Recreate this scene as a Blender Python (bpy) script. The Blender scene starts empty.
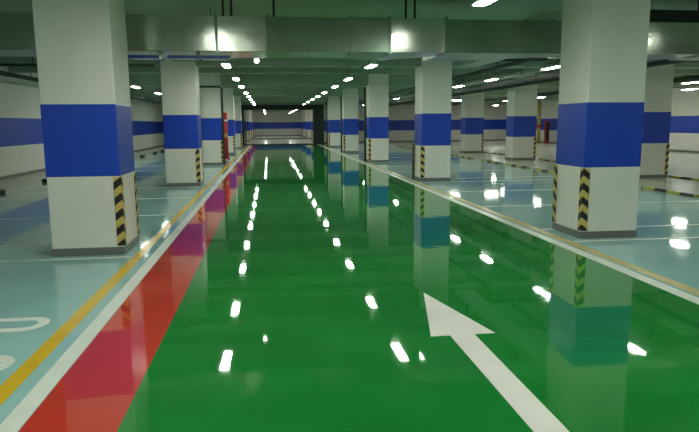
import bpy, bmesh, math, random
from mathutils import Vector, Matrix
random.seed(4)
C = bpy.context.scene
COL = C.collection

# ------------------------------------------------------------------ materials
def mat(name, color, rough=0.6, metal=0.0, spec=0.5, noise=0.0, nscale=3.0, bump=0.0, bscale=8.0, bdist=0.02, coat=0.0, stretch=(1, 1, 1)):
    m = bpy.data.materials.new(name); m.use_nodes = True
    nt = m.node_tree; b = nt.nodes['Principled BSDF']
    b.inputs['Roughness'].default_value = rough
    b.inputs['Metallic'].default_value = metal
    b.inputs['Specular IOR Level'].default_value = spec
    b.inputs['Coat Weight'].default_value = coat
    b.inputs['Coat Roughness'].default_value = 0.03
    tc = nt.nodes.new('ShaderNodeTexCoord')
    if noise > 0:
        n = nt.nodes.new('ShaderNodeTexNoise'); n.inputs['Scale'].default_value = nscale; n.inputs['Detail'].default_value = 5
        mp = nt.nodes.new('ShaderNodeMapping'); mp.inputs['Scale'].default_value = stretch
        nt.links.new(tc.outputs['Object'], mp.inputs[0]); nt.links.new(mp.outputs[0], n.inputs[0])
        r = nt.nodes.new('ShaderNodeValToRGB')
        r.color_ramp.elements[0].position = 0.3; r.color_ramp.elements[1].position = 0.7
        r.color_ramp.elements[0].color = [c * (1 - noise) for c in color] + [1]
        r.color_ramp.elements[1].color = [min(1, c * (1 + noise)) for c in color] + [1]
        nt.links.new(n.outputs['Fac'], r.inputs[0]); nt.links.new(r.outputs[0], b.inputs['Base Color'])
    else:
        b.inputs['Base Color'].default_value = (*color, 1)
    if bump > 0:
        n2 = nt.nodes.new('ShaderNodeTexNoise'); n2.inputs['Scale'].default_value = bscale; n2.inputs['Detail'].default_value = 2
        nt.links.new(tc.outputs['Object'], n2.inputs[0])
        bp = nt.nodes.new('ShaderNodeBump'); bp.inputs['Strength'].default_value = bump; bp.inputs['Distance'].default_value = bdist
        nt.links.new(n2.outputs['Fac'], bp.inputs['Height']); nt.links.new(bp.outputs[0], b.inputs['Normal'])
    return m

def emit(name, color, strength):
    m = bpy.data.materials.new(name); m.use_nodes = True
    b = m.node_tree.nodes['Principled BSDF']
    b.inputs['Base Color'].default_value = (*color, 1)
    b.inputs['Emission Color'].default_value = (*color, 1)
    b.inputs['Emission Strength'].default_value = strength
    return m

def stripes(name, c1, c2, freq, mode):
    """black and yellow tape: 'chevron' folds about the corner, 'y' runs along the length"""
    m = bpy.data.materials.new(name); m.use_nodes = True
    nt = m.node_tree; b = nt.nodes['Principled BSDF']; b.inputs['Roughness'].default_value = 0.45
    tc = nt.nodes.new('ShaderNodeTexCoord'); sp = nt.nodes.new('ShaderNodeSeparateXYZ')
    nt.links.new(tc.outputs['Object'], sp.inputs[0])
    def mth(op, a, bb=None):
        n = nt.nodes.new('ShaderNodeMath'); n.operation = op
        for i, v in enumerate((a, bb)):
            if v is None: continue
            if isinstance(v, (int, float)): n.inputs[i].default_value = v
            else: nt.links.new(v, n.inputs[i])
        return n.outputs[0]
    if mode == 'chevron':
        v = mth('ADD', mth('ADD', sp.outputs[2], mth('MULTIPLY', mth('ABSOLUTE', sp.outputs[0]), 0.8)), mth('MULTIPLY', mth('ABSOLUTE', sp.outputs[1]), 0.8))
    else:
        v = sp.outputs[1]
    fr = mth('FRACT', mth('ADD', mth('MULTIPLY', v, freq), 100.0))
    g = mth('GREATER_THAN', fr, 0.5)
    mx = nt.nodes.new('ShaderNodeMix'); mx.data_type = 'RGBA'
    mx.inputs[6].default_value = (*c1, 1); mx.inputs[7].default_value = (*c2, 1)
    nt.links.new(g, mx.inputs[0]); nt.links.new(mx.outputs[2], b.inputs['Base Color'])
    return m

G = dict(rough=0.03, spec=0.6)
M = {
 'white': mat('white wall paint', (0.78, 0.76, 0.70), 0.55, noise=0.04, nscale=2.0),
 'blue': mat('blue wall paint', (0.008, 0.055, 0.50), 0.4, noise=0.05, nscale=2.0),
 'skirt': mat('grey skirting paint', (0.16, 0.17, 0.16), 0.4, noise=0.1),
 'ceil': mat('green grey concrete ceiling', (0.34, 0.44, 0.34), 0.8, noise=0.12, nscale=1.2),
 'beam': mat('grey concrete beam', (0.33, 0.42, 0.33), 0.8, noise=0.12, nscale=1.2),
 'green': mat('green epoxy', (0.012, 0.215, 0.036), noise=0.10, nscale=1.3, bump=0.06, bscale=2.2, bdist=0.02, **G),
 'red': mat('red epoxy', (0.56, 0.045, 0.028), noise=0.10, nscale=1.3, bump=0.06, bscale=2.2, bdist=0.02, **G),
 'teal': mat('pale teal epoxy', (0.31, 0.53, 0.52), 0.05, spec=0.4, noise=0.08, nscale=0.8, bump=0.05, bscale=3.0, bdist=0.02),
 'beige': mat('pale beige epoxy', (0.56, 0.57, 0.47), 0.2, spec=0.5, noise=0.08, nscale=0.6, bump=0.08, bscale=3.0, bdist=0.02),
 'linewhite': mat('white road paint', (0.72, 0.75, 0.68), 0.3, noise=0.05, nscale=4.0),
 'lineyellow': mat('yellow road paint', (0.70, 0.44, 0.02), 0.22, noise=0.08, nscale=4.0),
 'linepale': mat('pale yellow road paint', (0.55, 0.46, 0.18), 0.3, noise=0.08, nscale=4.0),
 'arrow': mat('white arrow paint', (0.86, 0.82, 0.78), 0.2, noise=0.04, nscale=4.0),
 'duct': mat('galvanised duct steel', (0.28, 0.36, 0.28), 0.28, metal=0.85, noise=0.12, nscale=2.0, bump=0.10, bscale=3.0),
 'duct_dark': mat('dark duct steel', (0.12, 0.15, 0.12), 0.5, metal=0.5, noise=0.1),
 'highlight': mat('bright duct foil', (0.58, 0.62, 0.54), 0.16, metal=0.85, noise=0.08, nscale=3.0, bump=0.12, bscale=4.0),  # brighter, shinier steel for the sections where lamp highlights fall on the duct
 'dark': mat('dark painted steel', (0.02, 0.028, 0.02), 0.5),
 'portal': mat('dark green painted steel', (0.006, 0.022, 0.010), 0.45),
 'black': mat('black rubber', (0.012, 0.012, 0.012), 0.5),
 'pipe': mat('dark grey pipe', (0.05, 0.065, 0.05), 0.45),
 'palepipe': mat('pale grey tray', (0.42, 0.47, 0.42), 0.4),
 'redpaint': mat('red gloss paint', (0.45, 0.02, 0.02), 0.3),
 'yellowpipe': mat('ochre pipe paint', (0.45, 0.36, 0.10), 0.4),
 'whitemetal': mat('white enamel', (0.75, 0.76, 0.72), 0.35),
 'bluepl': mat('blue plastic edge', (0.05, 0.10, 0.45), 0.4),
 'guard': stripes('black and yellow chevron guard', (0.012, 0.012, 0.01), (0.62, 0.47, 0.13), 5.2, 'chevron'),
 'stop': stripes('black and yellow wheel stop', (0.015, 0.015, 0.012), (0.36, 0.35, 0.05), 1.12, 'y'),
 'bulb': emit('glowing bulb', (0.95, 1.0, 0.9), 6.0),
 'tube': emit('glowing tube', (0.94, 1.0, 0.88), 56.0),
}

# ------------------------------------------------------------------ mesh helpers
def box(bm, x0, x1, y0, y1, z0, z1, mi=0):
    vs = [bm.verts.new(p) for p in ((x0,y0,z0),(x1,y0,z0),(x1,y1,z0),(x0,y1,z0),(x0,y0,z1),(x1,y0,z1),(x1,y1,z1),(x0,y1,z1))]
    out = []
    for q in ((0,3,2,1),(4,5,6,7),(0,1,5,4),(1,2,6,5),(2,3,7,6),(3,0,4,7)):
        f = bm.faces.new([vs[i] for i in q]); f.material_index = mi; out.append(f)
    return out

def tube(bm, pts, r, n=10, mi=0, cap=True):
    pts = [Vector(p) for p in pts]; rings = []
    for i, p in enumerate(pts):
        a = pts[max(i-1,0)]; b = pts[min(i+1,len(pts)-1)]
        d = (b-a).normalized()
        up = Vector((0,0,1)) if abs(d.z) < 0.9 else Vector((0,1,0))
        u = d.cross(up).normalized(); v = u.cross(d).normalized()
        k = r
        if 0 < i < len(pts)-1:
            c = (pts[i]-pts[i-1]).normalized().dot((pts[i+1]-pts[i]).normalized())
            k = r / max(0.5, math.sqrt((1+c)/2)) if False else r
        rings.append([bm.verts.new(p + (u*math.cos(2*math.pi*j/n) + v*math.sin(2*math.pi*j/n))*k) for j in range(n)])
    for a, b in zip(rings, rings[1:]):
        for j in range(n):
            f = bm.faces.new((a[j], a[(j+1)%n], b[(j+1)%n], b[j])); f.smooth = True; f.material_index = mi
    if cap:
        bm.faces.new(rings[0][::-1]); bm.faces.new(rings[-1])

def prism(bm, outline, z0, z1, mi=0):
    a = [bm.verts.new((x, y, z0)) for x, y in outline]; b = [bm.verts.new((x, y, z1)) for x, y in outline]
    n = len(a)
    bm.faces.new(a[::-1]); bm.faces.new(b)
    for i in range(n): bm.faces.new((a[i], a[(i+1)%n], b[(i+1)%n], b[i]))

def obj(name, fn, mats, parent=None, bevel=0.0, loc=None):
    bm = bmesh.new(); fn(bm)
    bmesh.ops.recalc_face_normals(bm, faces=bm.faces)
    me = bpy.data.meshes.new(name); bm.to_mesh(me); bm.free()
    o = bpy.data.objects.new(name, me); COL.objects.link(o)
    for m in (mats if isinstance(mats, (list, tuple)) else [mats]): me.materials.append(M[m])
    if parent: o.parent = parent
    if loc: o.location = loc
    if bevel:
        md = o.modifiers.new('bevel', 'BEVEL'); md.width = bevel; md.segments = 2; md.limit_method = 'ANGLE'
    return o

def tag(o, label, cat, group=None, kind=None):
    o['label'] = label; o['category'] = cat
    if group: o['group'] = group
    if kind: o['kind'] = kind
    return o
def struct(name, fn, mats, bevel=0.0):
    o = obj(name, fn, mats, bevel=bevel); o['kind'] = 'structure'; return o
def empty(name, loc, label, cat, group=None):
    o = bpy.data.objects.new(name, None); COL.objects.link(o); o.location = loc
    o.empty_display_size = 0.2
    return tag(o, label, cat, group)
def copy_tree(o, parent=None):
    c = o.copy(); COL.objects.link(c); c.parent = parent
    for ch in list(o.children): copy_tree(ch, c)
    return c
ORD = ['first', 'second', 'third', 'fourth', 'fifth', 'sixth', 'seventh', 'eighth', 'ninth', 'tenth', 'eleventh', 'twelfth',
       'thirteenth', 'fourteenth', 'fifteenth', 'sixteenth', 'seventeenth', 'eighteenth', 'nineteenth', 'twentieth', 'twenty-first']

# ------------------------------------------------------------------ camera
f_px, pitch, yaw, roll = 606.45, 0.1512, 0.1298, -0.0078
cy, sy, cp, sp_ = math.cos(yaw), math.sin(yaw), math.cos(pitch), math.sin(pitch)
fw = Vector((sy*cp, cy*cp, -sp_)); rt0 = Vector((cy, -sy, 0)); up0 = rt0.cross(fw)
rt = rt0*math.cos(roll) + up0*math.sin(roll); up = -rt0*math.sin(roll) + up0*math.cos(roll)
cd = bpy.data.cameras.new('camera'); cam = bpy.data.objects.new('camera', cd); COL.objects.link(cam)
cam.matrix_world = Matrix(((rt.x, up.x, -fw.x, 0), (rt.y, up.y, -fw.y, 0), (rt.z, up.z, -fw.z, 1.6), (0, 0, 0, 1)))
cd.sensor_width = 36; cd.lens = f_px/699*36; cd.clip_end = 300; cd.clip_start = 0.05
C.camera = cam

# ------------------------------------------------------------------ setting
XL, XR, W, D = -1.83, 4.23, 0.86, 0.84
Y1, SP = 7.75, 8.52
CEIL = 3.6
YB, YE, YF = -13.0, 52.0, 84.0       # rear wall, end wall of the bays, far wall of the lane
XWL, XWR = -8.05, 21.5

def floor_fn(bm):
    zones = [(-8.4, -6.55, 3), (-6.55, -1.36, 2), (-1.36, -0.84, 1), (-0.84, 3.78, 0), (3.78, 9.15, 2), (9.15, 21.9, 3)]
    for x0, x1, mi in zones:
        box(bm, x0, x1, YB-0.4, 50.2, -0.2, 0.0, mi)
    box(bm, -8.4, 21.9, 50.2, YF+0.4, -0.2, 0.0, 3)
struct('floor', floor_fn, ['green', 'red', 'teal', 'beige'])

def ceil_fn(bm):
    box(bm, -8.4, 21.9, YB-0.4, YF+0.4, CEIL, CEIL+0.2, 0)
    for k in range(-1, 9):
        y = Y1 + SP*k
        if k != 0: box(bm, -8.05, 21.5, y+0.15, y+0.70, 3.12, CEIL+0.02, 1)
        if k >= 0: box(bm, -8.05, 21.5, y+4.45, y+4.80, 3.28, CEIL+0.02, 1)
    # transverse beam stubs are carried by the columns; shallow ribs between them
    for k in range(0, 5):
        for q in (2.4, 6.7):
            y = Y1 + SP*k + q
            if y > 10.9: box(bm, -8.05, 21.5, y, y+0.12, 3.46, CEIL+0.02, 1)
struct('ceiling', ceil_fn, ['ceil', 'beam'])

Z1, Z2 = 0.98, 1.86
def banded_x(x0, x1, y0, y1):      # wall with the blue band all round
    def fn(bm):
        box(bm, x0, x1, y0, y1, 0, 0.10, 2); box(bm, x0, x1, y0, y1, 0.10, Z1, 0)
        box(bm, x0, x1, y0, y1, Z1, Z2, 1); box(bm, x0, x1, y0, y1, Z2, CEIL, 0)
    return fn
WM = ['white', 'blue', 'skirt']
struct('wall_left', banded_x(XWL-0.25, XWL, YB, YE), WM)
struct('wall_right', banded_x(XWR, XWR+0.25, YB, YE), WM)
struct('wall_back', banded_x(XWL-0.25, XWR+0.25, YB-0.25, YB), WM)
struct('wall_end_left', banded_x(XWL-0.25, -2.95, YE, YE+0.25), WM)
struct('wall_end_right', banded_x(6.2, XWR+0.25, YE, YE+0.25), WM)
struct('wall_lane_left', banded_x(-3.2, -2.95, YE+0.25, YF), WM)
struct('wall_lane_right', banded_x(6.2, 6.45, YE+0.25, YF), WM)
struct('wall_far', banded_x(-3.2, 6.45, YF, YF+0.25), WM)
# pale ledge that runs along the right wall at knee height behind the bays
struct('trim_1', lambda bm: box(bm, XWR-0.12, XWR, YB, YE, 0.02, 0.10), 'skirt')

# ------------------------------------------------------------------ painted markings
T = 0.003
def strip(name, x0, x1, y0, y1, m, label, cat='line', group=None):
    o = obj(name, lambda bm: box(bm, x0-(x0+x1)/2, x1-(x0+x1)/2, 0, y1-y0, 0, T), m, loc=((x0+x1)/2, y0, 0))
    return tag(o, label, cat, group)
strip('lane_edge_line', -1.485, -1.365, YB, 48.1, 'linewhite', 'long white line edging the red strip on the left of the green lane')
strip('lane_edge_line', -1.70, -1.585, YB, 48.1, 'lineyellow', 'long yellow line just outside the left white lane line')
strip('lane_edge_line', 3.71, 3.85, YB, 48.1, 'linewhite', 'long white line edging the right side of the green lane')
strip('lane_edge_line', 3.90, 4.03, YB, 48.1, 'linepale', 'long pale yellow line just outside the right white lane line')

def arrow_fn(bm):
    prism(bm, [(-0.085, -3.2), (0.085, -3.2), (0.095, 1.60), (0.26, 1.60), (0.0, 2.78), (-0.245, 1.60), (-0.095, 1.60)], 0, T)
# direction arrow pointing up the lane
tag(obj('lane_arrow', arrow_fn, 'arrow', loc=(1.42, 2.69, 0)), 'big white painted arrow pointing up the green lane', 'arrow')

names_row = ['first', 'second', 'third', 'fourth', 'fifth', 'sixth']
lineofs = [(-0.17, 'flush with the near face of'), (0.80, 'flush with the far face of'), (3.37, 'one bay beyond'), (5.95, 'two bays beyond')]
# lines wholly behind columns are left out
HIDDEN_LINES = {('left', 3, -0.17), ('left', 3, 3.37), ('left', 4, 0.80), ('left', 4, 5.95), ('right', 4, 5.95)}
for side, x0, x1 in (('left', -6.5, -1.72), ('right', 4.05, 9.0)):
    for k in range(-1, 5):
        for off, txt in lineofs:
            y = Y1 + SP*k + off
            if k == -1: continue
            if k == -1 and side == 'right': continue
            if (side, k, off) in HIDDEN_LINES: continue
            txt2 = txt + ' the ' + names_row[k] + ' column'
            strip('bay_line', x0, x1, y-0.035, y+0.035, 'linewhite', 'white bay line %s of the lane, %s' % (side, txt2), 'line', 'white bay lines %s of the lane' % side)

def zero_fn(L, Wd, t):
    def ring(l, w, n=10):
        r = w/2; p = []
        for j in range(n+1):
            a = -math.pi/2 + math.pi*j/n; p.append((l/2-r+r*math.cos(a), r*math.sin(a)))
        for j in range(n+1):
            a = math.pi/2 + math.pi*j/n; p.append((-l/2+r+r*math.cos(a), r*math.sin(a)))
        return p
    def fn(bm):
        o = ring(L, Wd); i = ring(L-2*t, Wd-2*t); n = len(o)
        ot = [bm.verts.new((x, y, T)) for x, y in o]; it = [bm.verts.new((x, y, T)) for x, y in i]
        ob = [bm.verts.new((x, y, 0)) for x, y in o]; ib = [bm.verts.new((x, y, 0)) for x, y in i]
        for j in range(n):
            k = (j+1) % n
            bm.faces.new((ot[j], ot[k], it[k], it[j])); bm.faces.new((ob[j], ib[j], ib[k], ob[k]))
            bm.faces.new((ob[j], ob[k], ot[k], ot[j])); bm.faces.new((ib[k], ib[j], it[j], it[k]))
    return fn
tag(obj('painted_numeral', zero_fn(1.0, 0.36, 0.085), 'linewhite', loc=(-2.33, 5.07, 0)), 'white painted zero on the teal bay floor at the left edge, the farther of two', 'marking', 'white zeros painted on the left bay')
tag(obj('painted_numeral', zero_fn(1.0, 0.36, 0.085), 'linewhite', loc=(-2.27, 4.20, 0)), 'white painted zero on the teal bay floor at the left edge, the nearer of two', 'marking', 'white zeros painted on the left bay')

# ------------------------------------------------------------------ columns
def shell(bm, w, d, z0, z1, e=0.0):
    box(bm, -w/2-e, w/2+e, -d/2-e, d/2+e, z0, z1)
def guard_fn(sx, sy, w=0.085, t=0.008):
    def fn(bm):   # an L wrapped round a corner at the origin, wings run inwards
        o = [(sx*t, sy*t), (-sx*w, sy*t), (-sx*w, 0), (0, 0), (0, -sy*w), (sx*t, -sy*w)]
        prism(bm, o, 0, 0.86)
    return fn
def make_column(corners, W=0.86):
    t = empty('parking_column', (0, 0, 0), '', 'column')
    obj('column_shaft', lambda bm: shell(bm, W, D, 0.0, CEIL), 'white', t, bevel=0.012)
    obj('blue_band', lambda bm: shell(bm, W, D, Z1, Z2, 0.003), 'blue', t, bevel=0.012)['label'] = 'broad blue painted band'
    obj('skirting', lambda bm: shell(bm, W, D, 0.0, 0.10, 0.006), 'skirt', t)['label'] = 'dark grey skirting'
    for sx, sy in corners:
        g = obj('corner_guard', guard_fn(sx, sy), 'guard', t, loc=(sx*(W/2+0.003), sy*(D/2+0.003), 0.115))
        g['label'] = 'black and yellow chevron corner guard'
    return t
def row(corners, xc, ks, desc, group, y0=Y1, W=0.86, shift=(0,), dy=(0,)):
    proto = make_column(corners, W)
    for n, k in enumerate(ks):
        o = proto if n == 0 else copy_tree(proto)
        o.location = (xc + shift[min(n, len(shift)-1)], y0 + SP*k + D/2 + dy[min(n, len(dy)-1)], 0)
        o['label'] = 'white square column with a blue band, ' + desc(n); o['category'] = 'column'; o['group'] = group
    return proto
near = lambda n: 'nearest' if n == 0 else ORD[n] + ' from the camera'
row([(1, -1), (1, 1)], XL-W/2, range(0, 9), lambda n: near(n) + ' in the row left of the green lane', 'columns left of the lane')
row([(-1, -1), (-1, 1)], XR+0.41, range(0, 9), lambda n: near(n) + ' in the row right of the green lane', 'columns right of the lane', W=0.82, shift=(0, -0.10, -0.16))
row([(1, -1), (1, 1)], 10.82, range(1, 4), lambda n: near(n) + ' in the far right row', 'columns beyond the right bays', W=1.0, shift=(-0.12, -0.05, 0.02), dy=(-0.35, 0, -1.9))

# black conduit frames strapped to some columns
def conduit(x, y, pts, r, label):
    t = obj('conduit_pipe', lambda bm: tube(bm, pts, r, 8), 'pipe', loc=(x, y, 0))
    return tag(t, label, 'pipe', 'dark conduits on columns')
yf = Y1 + SP*2 - 0.045
conduit(XL-W/2, yf, [(-W/2+0.01, 0, 0.3), (-W/2+0.01, 0, 3.02), (-W/2+0.06, 0, 3.07), (W/2-0.02, 0, 3.07), (W/2+0.035, 0, 3.02), (W/2+0.035, 0, 0.01)], 0.04,
        'dark conduit looping round the face of the third column left of the lane')
conduit(XR-0.21, Y1+SP*2+D-0.1, [(0, 0, 0.01), (0, 0, 3.1)], 0.045, 'dark vertical conduit on the third column right of the lane')
conduit(XR-0.21, Y1+SP*3+D-0.1, [(0, 0, 0.01), (0, 0, 3.1)], 0.045, 'dark vertical conduit on the fourth column right of the lane')
conduit(XR-0.21, Y1+SP*4+D-0.1, [(0, 0, 0.01), (0, 0, 3.1)], 0.045, 'dark vertical conduit on the fifth column right of the lane')
conduit(XR-0.15, Y1+SP*1+D-0.06, [(0, 0, 1.0), (0, 0, 0.01)], 0.03, 'short dark conduit low on the second column right of the lane')

# red fire standpipe by the fourth left column
t = empty('fire_standpipe', (-2.0, 29.2, 0), 'red fire standpipe standing behind the third column left of the lane', 'pipe')
obj('pipe_body', lambda bm: tube(bm, [(0, 0, 0.03), (0, 0, 2.15)], 0.09, 12), 'redpaint', t)
obj('base_flange', lambda bm: tube(bm, [(0, 0, 0), (0, 0, 0.05)], 0.17, 14), 'redpaint', t)
obj('valve', lambda bm: (tube(bm, [(0, -0.08, 1.1), (0, -0.20, 1.1)], 0.05, 10), tube(bm, [(0, -0.20, 1.1), (0, -0.22, 1.1)], 0.10, 14)), 'yellowpipe', t)
obj('clamp', lambda bm: tube(bm, [(0, 0, 1.75), (0, 0, 1.82)], 0.105, 12), 'whitemetal', t)

# ------------------------------------------------------------------ wheel stops
def stop_fn(bm):
    L = 0.95
    prof = [(-0.075, 0), (0.075, 0), (0.055, 0.06), (-0.055, 0.06)]
    a = [bm.verts.new((x, -L, z)) for x, z in prof]; b = [bm.verts.new((x, L, z)) for x, z in prof]
    bm.faces.new(a[::-1]); bm.faces.new(b)
    for i in range(4): bm.faces.new((a[i], a[(i+1) % 4], b[(i+1) % 4], b[i]))
stop0 = None
def stops(x, ys, desc, group):
    global stop0
    for n, y in enumerate(ys):
        if stop0 is None:
            stop0 = obj('wheel_stop', stop_fn, 'stop', bevel=0.01); o = stop0
        else:
            o = stop0.copy(); COL.objects.link(o)
        o.location = (x, y, 0)
        tag(o, 'striped wheel stop, %s from camera %s' % (ORD[n], desc), 'wheel stop', group)
ys = [a + SP*k for k in range(0, 4) for a in (10.05, 12.6, 15.15)]
stops(8.95, [ys[i] for i in (1, 3, 4, 5, 6, 7, 10, 11)], 'behind the right teal bays', 'wheel stops at the back of the right teal bays')
stops(11.45, [ys[i] for i in (2, 5, 7, 8, 9, 10)], 'beyond the far right columns', 'wheel stops beyond the far right columns')
for n, y in enumerate(ys[i] for i in (2, 3, 8, 9, 10)):
    o = obj('wheel_stop', lambda bm: prism(bm, [(-0.08, -0.3), (0.08, -0.3), (0.08, 0.3), (-0.08, 0.3)], 0, 0.09), 'black', loc=(-6.45, y+0.15, 0), bevel=0.02)
    tag(o, 'short black wheel stop, %s from the camera in the row by the left wall' % ORD[n], 'wheel stop', 'black wheel stops by the left wall')

# ------------------------------------------------------------------ lamps
def dome(bm, w, L, d, n=8):
    rings = []
    for k in range(7):
        q = -1 + 2*k/6; y = q*L; e = 1 if abs(q) < 1 else 0.45
        rings.append([bm.verts.new((-w*math.cos(math.pi*j/n), y, 0.018 - d*e*math.sin(math.pi*j/n))) for j in range(n+1)])
    for a, b in zip(rings, rings[1:]):
        for j in range(n):
            bm.faces.new((a[j], a[j+1], b[j+1], b[j]))
        bm.faces.new((a[n], a[0], b[0], b[n]))
    bm.faces.new(rings[0][::-1]); bm.faces.new(rings[-1])
def make_lamp():
    t = empty('batten_lamp', (0, 0, 0), '', 'lamp')
    obj('lamp_body', lambda bm: box(bm, -0.05, 0.05, -0.45, 0.45, 0.03, 0.09), 'whitemetal', t, bevel=0.006)
    obj('reflector', lambda bm: box(bm, -0.10, 0.10, -0.46, 0.46, 0.018, 0.032), 'whitemetal', t)
    obj('diffuser', lambda bm: dome(bm, 0.08, 0.44, 0.022), 'tube', t)['label'] = 'glowing white diffuser'
    for s in (-1, 1):
        obj('hanger_rod', lambda bm: tube(bm, [(0, s*0.35, 0.09), (0, s*0.35, CEIL-2.94+0.002)], 0.006, 6), 'dark', t)
    return t
lamp0 = None
OUT_OF_SIGHT = {(2.50, 11.5), (7.22, 7.0), (7.22, 11.0), (7.22, 28.0), (7.22, 40), (-4.75, 34.0), (-4.75, 42.0), (15.2, 8.0), (15.2, 12.2), (15.2, 16.4),
    (15.2, 24.6), (15.2, 28.0), (15.2, 46.0), (18.3, 12.0), (18.3, 18.5), (18.3, 29.0), (18.3, 33.0), (18.3, 41.0), (-0.4, 54.0), (-0.4, 60.0), (2.7, 54.0)}
def lamps(x, ys, desc, rot=0.0, group=None, z=2.95):
    global lamp0
    n = 0
    for y in ys:
        if lamp0 is None: lamp0 = make_lamp(); o = lamp0
        else: o = copy_tree(lamp0)
        o.location = (x, y, z); o.rotation_euler = (0, 0, rot)
        o['category'] = 'lamp'
        if y < 6.5 or (x, y) in OUT_OF_SIGHT:
            o['label'] = 'batten lamp out of sight, overhead or behind the duct and columns'; o['group'] = 'lamps out of sight'
        else:
            o['label'] = 'glowing batten lamp, %s%s' % (ORD[n] + ' from camera ' if len(ys) > 1 else '', desc); o['group'] = group or desc
            n += 1
# beams hang to 3.12 / 3.28: rods end inside them
laneY = [-9, -5, -1, 3.0, 6.0, 11.5, 14.9, 19.25, 23.1, 27.5, 31.2, 34.8, 39.0, 43.2]
lamps(-0.95, laneY, 'above the left of the green lane', group='lamps above the left of the lane')
lamps(2.50, [-9, -5, -1, 3.0, 6.75] + laneY[5:], 'above the right of the green lane', group='lamps above the right of the lane')
lamps(7.22, [-5, 3.0, 7.0, 11.0, 15.1, 19.4, 22.9, 28.0, 34.4, 40, 46], 'above the right teal bays', group='lamps above the right bays')
lamps(-4.75, [-5, 3.0, 23.3, 27.9, 34.0, 42.0], 'above the left teal bays', group='lamps above the left bays')
lamps(15.2, [3.0, 8.0, 12.2, 16.4, 20.6, 24.6, 28.0, 33.0, 38.0, 46.0], 'above the far right aisle', group='lamps above the far right aisle')  # row includes extra lamps added to brighten the right floor and walls
lamps(18.3, [6.0, 12.0, 18.5, 24.9, 29.0, 33.0, 41.0, 48.0], 'beside the right wall', group='lamps beside the right wall')  # extra lamps added here too, to lift the right background
lamps(11.7, [37.0], 'crosswise in the far right gap, left one', rot=math.pi/2, group='crosswise lamps far right')
lamps(14.1, [37.3], 'crosswise in the far right gap, right one', rot=math.pi/2, group='crosswise lamps far right')
lamps(-0.4, [54.0, 60.0, 66.0, 72.0, 79.0], 'at left beyond the portal, row filled out for light', rot=0, group='lamps beyond the portal')  # row filled out with added lamps to brighten the corridor
lamps(2.7, [54.0, 60.0, 66.0, 72.0, 79.0], 'at right beyond the portal, row filled out for light', rot=0, group='lamps beyond the portal')  # matching added lamps on the right, also for corridor brightness

# ------------------------------------------------------------------ air duct across the lane
duct = empty('air_duct', (0, 9.3, 0), 'wide galvanised air duct crossing above the lane in front of the ceiling', 'duct')
ZD0, ZD1 = 2.66, 3.16
def seg(x0, x1, d0, d1, m='duct', y=0.0, zb=ZD0):
    def fn(bm):
        f = box(bm, x0, x1, y, y+0.3, zb, ZD1)
        if m == 'highlight':
            for v in f[1].verts:
                if v.co.y < y+0.1: v.co.y -= 0.022  # top edge leans forward so the face catches a lamp highlight
        n = 4
        o = [(x0, y+0.3), (x1, y+0.3), (x1, y+d1), (x0, y+d0)]
        prism(bm, o, zb, ZD1)
    return obj('duct_section', fn, m, duct, bevel=0.006)
segs = [(-8.0, -5.9, .9, .9, 'duct'), (-5.9, -3.95, .9, .9, 'duct'), (-3.95, -2.0, .9, .9, 'duct'), (-2.0, -0.72, .9, .9, 'highlight'), (-0.72, 0.02, .9, .9, 'highlight'),
        (0.02, 1.27, 0.9, 0.9, 'duct'), (1.27, 1.85, 0.9, 1.2, 'duct'), (1.85, 2.72, 1.2, 0.45, 'highlight'), (2.72, 4.75, 1.4, 0.45, 'duct'), (4.75, 5.95, 0.8, 0.8, 'duct'),
        (5.95, 7.05, 1.3, 0.45, 'highlight'), (7.05, 9.0, 0.9, 0.9, 'duct'), (9.0, 12.0, 0.9, 0.9, 'duct')]
for s in segs: seg(*s)
for x in (-5.9, -3.95, -2.0, -0.72, 0.02, 1.27, 1.85, 2.72, 4.75, 5.95, 7.05, 9.0):
    obj('duct_flange', lambda bm: box(bm, x-0.02, x+0.02, -0.025, 0.5, ZD0-0.02, ZD1+0.03), 'duct', duct)
for x in (-5.5, -3.0, -0.62, -0.50, 0.12, 2.12, 2.26, 5.0, 7.6):
    obj('hanger_rod', lambda bm: tube(bm, [(x, 0.12, ZD1), (x, 0.12, CEIL+0.002)], 0.018, 8), 'dark', duct)['label'] = 'dark hanger rod'
# white registers with a blue edge slung under the duct, left
for n, (x, w) in enumerate(((-1.78, 0.42), (-1.22, 0.40), (-0.76, 0.42))):
    t = obj('air_register', lambda bm: box(bm, -w/2, w/2, -0.2, 0.2, -0.09, 0.0), 'whitemetal', duct, bevel=0.005, loc=(x, 0.25, ZD0))
    t['label'] = 'white register box under the duct'
    for yy in (-0.215, 0.2):
        obj('register_edge', lambda bm: box(bm, -w/2-0.015, w/2+0.015, yy, yy+0.015, -0.10, -0.055), 'bluepl', t)['label'] = 'blue edge strip'
# small round lamp under the far side of the duct
t = empty('pendant_lamp', (-0.2, 12.3, 2.83), 'small round glowing lamp hanging just behind the duct above the lane', 'lamp')
obj('lamp_holder', lambda bm: tube(bm, [(0, 0, 0.03), (0, 0, 0.10)], 0.035, 12), 'whitemetal', t)
def bulb(bm):
    bmesh.ops.create_uvsphere(bm, u_segments=14, v_segments=8, radius=0.05)
    for f in bm.faces: f.smooth = True
obj('bulb', bulb, 'bulb', t)['label'] = 'glowing bulb'
obj('cord', lambda bm: tube(bm, [(0, 0, 0.10), (0, 0, CEIL-2.83+0.002)], 0.008, 6), 'dark', t)

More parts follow.
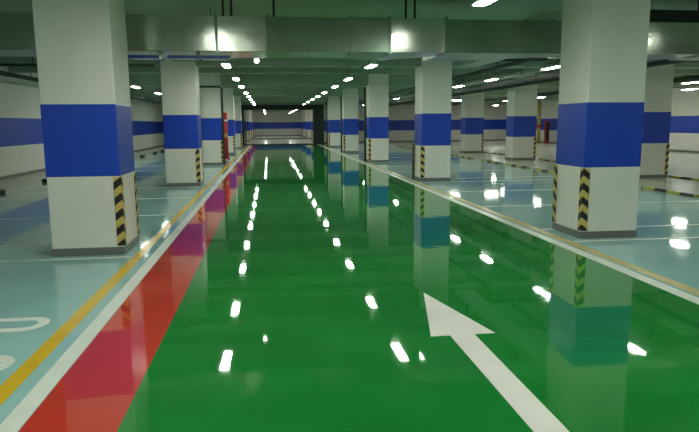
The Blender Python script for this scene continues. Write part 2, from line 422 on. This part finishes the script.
# ------------------------------------------------------------------ pipes and trays along the bays
def long_pipe(name, pts, r, m, label, hang=(), cat='pipe'):
    x0, y0, z0 = pts[0]
    t = empty(name, (x0, y0, z0), label, cat)
    obj('pipe_run', lambda bm: tube(bm, [(p[0]-x0, p[1]-y0, p[2]-z0) for p in pts], r, 10), m, t)
    for h in hang:
        obj('hanger_rod', lambda bm: tube(bm, [(h[0]-x0, h[1]-y0, r*0.7), (h[0]-x0, h[1]-y0, CEIL-z0+0.002)], 0.012, 6), 'dark', t)
    return t
long_pipe('ceiling_pipe', [(-6.9, 11, 2.98), (-6.9, 50, 2.98)], 0.06, 'pipe', 'dark pipe running along above the left bays, the thicker one', [(-6.9, y, 0) for y in range(13, 50, 4)])
long_pipe('ceiling_pipe', [(-7.5, 11, 3.12), (-7.5, 50, 3.12)], 0.035, 'pipe', 'thin dark pipe high beside the left wall', [(-7.5, y, 0) for y in range(13, 50, 4)])
long_pipe('ceiling_pipe', [(-8.0, 15.6, 3.03), (-2.7, 15.6, 3.03)], 0.035, 'pipe', 'thin dark pipe crossing above the left bays before the second column', [(-5.5, 15.6, 0), (-3.4, 15.6, 0)])
long_pipe('ceiling_pipe', [(6.1, 11, 3.05), (6.1, 50, 3.05)], 0.05, 'pipe', 'dark pipe running above the right bays nearest the lane', [(6.1, y, 0) for y in range(12, 50, 4)])
long_pipe('ceiling_pipe', [(9.6, 11, 3.02), (9.6, 50, 3.02)], 0.07, 'pipe', 'dark pipe above the wheel stops of the right bays', [(9.6, y, 0) for y in range(12, 50, 4)])
long_pipe('ceiling_pipe', [(5.1, 15.4, 3.2), (21.4, 15.4, 3.2)], 0.04, 'pipe', 'thin dark pipe crossing above the right bays', [(8, 15.4, 0), (12, 15.4, 0)])
long_pipe('ceiling_pipe', [(13.2, 11, 2.92), (13.2, 50, 2.92)], 0.09, 'pipe', 'thick dark pipe above the far right aisle', [(13.2, y, 0) for y in range(12, 50, 5)])
def tray(x, w, z, y0, y1, m, label):
    t = empty('cable_tray', (x, y0, z), label, 'cable tray', 'cable trays above the right bays')
    obj('tray_bed', lambda bm: box(bm, -w/2, w/2, 0, y1-y0, 0, 0.015), m, t)
    for s in (-1, 1): obj('tray_rail', lambda bm: box(bm, s*w/2-0.012, s*w/2+0.012, 0, y1-y0, 0, 0.10), m, t)
    y = 1.0
    while y < y1-y0:
        for s in (-1, 1): obj('hanger_rod', lambda bm: tube(bm, [(s*(w/2+0.02), y, 0.0), (s*(w/2+0.02), y, CEIL-z+0.002)], 0.014, 6), 'dark', t)
        y += 3.2
tray(8.45, 0.45, 2.93, 10.8, 50, 'pipe', 'dark cable tray above the right bays beside the lamp row')
tray(7.85, 0.22, 3.05, 10.8, 50, 'palepipe', 'pale narrow cable tray right next to the dark one')
tray(5.35, 0.5, 3.08, 10.8, 16.0, 'palepipe', 'short pale wide tray close to the second right column')
# dark box added to darken the strip above the duct top, far right
tk = empty('filler_box', (5.55, 9.55, 3.20), 'dark filler box lying above the air duct at the top right corner', 'filler box')
obj('filler_body', lambda bm: box(bm, 0, 3.2, 0, 0.22, 0, 0.20), 'dark', tk)
for q in (0.4, 1.6, 2.8): obj('hanger_rod', lambda bm: tube(bm, [(q, 0.11, 0.20), (q, 0.11, CEIL-3.2+0.002)], 0.015, 6), 'dark', tk)

# ------------------------------------------------------------------ portal at the end of the lane
t = empty('portal_frame', (0.9, 48.2, 0), 'dark green steel portal frame across the far end of the lane', 'gate frame')
obj('post', lambda bm: box(bm, -3.62, -2.80, 0, 0.5, 0, 2.70), 'portal', t, bevel=0.02)
obj('post', lambda bm: box(bm, 2.58, 3.42, 0, 0.5, 0, 2.70), 'portal', t, bevel=0.02)
obj('header', lambda bm: box(bm, -3.62, 3.42, 0, 0.5, 2.70, 3.08), 'portal', t, bevel=0.02)
obj('threshold', lambda bm: box(bm, -2.80, 2.58, 0.05, 0.45, 0, 0.06), 'portal', t)
struct('trim_2', lambda bm: [box(bm, -2.95+i*1.83, -2.95+i*1.83+1.80, 48.3, 48.5, 3.08, CEIL) for i in range(5)], 'ceil')
# dark rail across the far end of the corridor
struct('trim_3', lambda bm: box(bm, -2.95, 6.2, 66.0, 66.2, 0, 0.12), 'skirt')

# ochre pipe and small red cabinet at the end wall on the right
long_p = empty('riser_pipe', (20.2, 44.0, 0), 'ochre vertical riser pipe beyond the far right columns', 'pipe')
obj('pipe_run', lambda bm: tube(bm, [(0, 0, 0.0), (0, 0, CEIL-0.01)], 0.13, 12), 'yellowpipe', long_p)
obj('pipe_collar', lambda bm: tube(bm, [(0, 0, 1.2), (0, 0, 1.4)], 0.19, 12), 'redpaint', long_p)
cb = empty('hydrant_cabinet', (20.95, 44.2, 0), 'small dark red hydrant cabinet beside the ochre riser pipe', 'cabinet')
obj('cabinet_body', lambda bm: box(bm, -0.16, 0.16, -0.12, 0.12, 0.0, 1.7), 'redpaint', cb, bevel=0.01)
obj('cabinet_door', lambda bm: box(bm, -0.13, 0.13, -0.145, -0.12, 0.2, 1.6), 'dark', cb, bevel=0.008)

# ------------------------------------------------------------------ world and view
w = bpy.data.worlds.new('world'); C.world = w; w.use_nodes = True
w.node_tree.nodes['Background'].inputs[0].default_value = (0.5, 0.6, 0.5, 1)
w.node_tree.nodes['Background'].inputs[1].default_value = 0.05
C.view_settings.view_transform = 'Standard'; C.view_settings.look = 'None'
C.view_settings.exposure = 0.42; C.view_settings.gamma = 1.0; C.view_settings.use_curve_mapping = False
C.cycles.use_denoising = True
C.cycles.max_bounces = 8; C.cycles.diffuse_bounces = 4
C.cycles.sample_clamp_indirect = 6
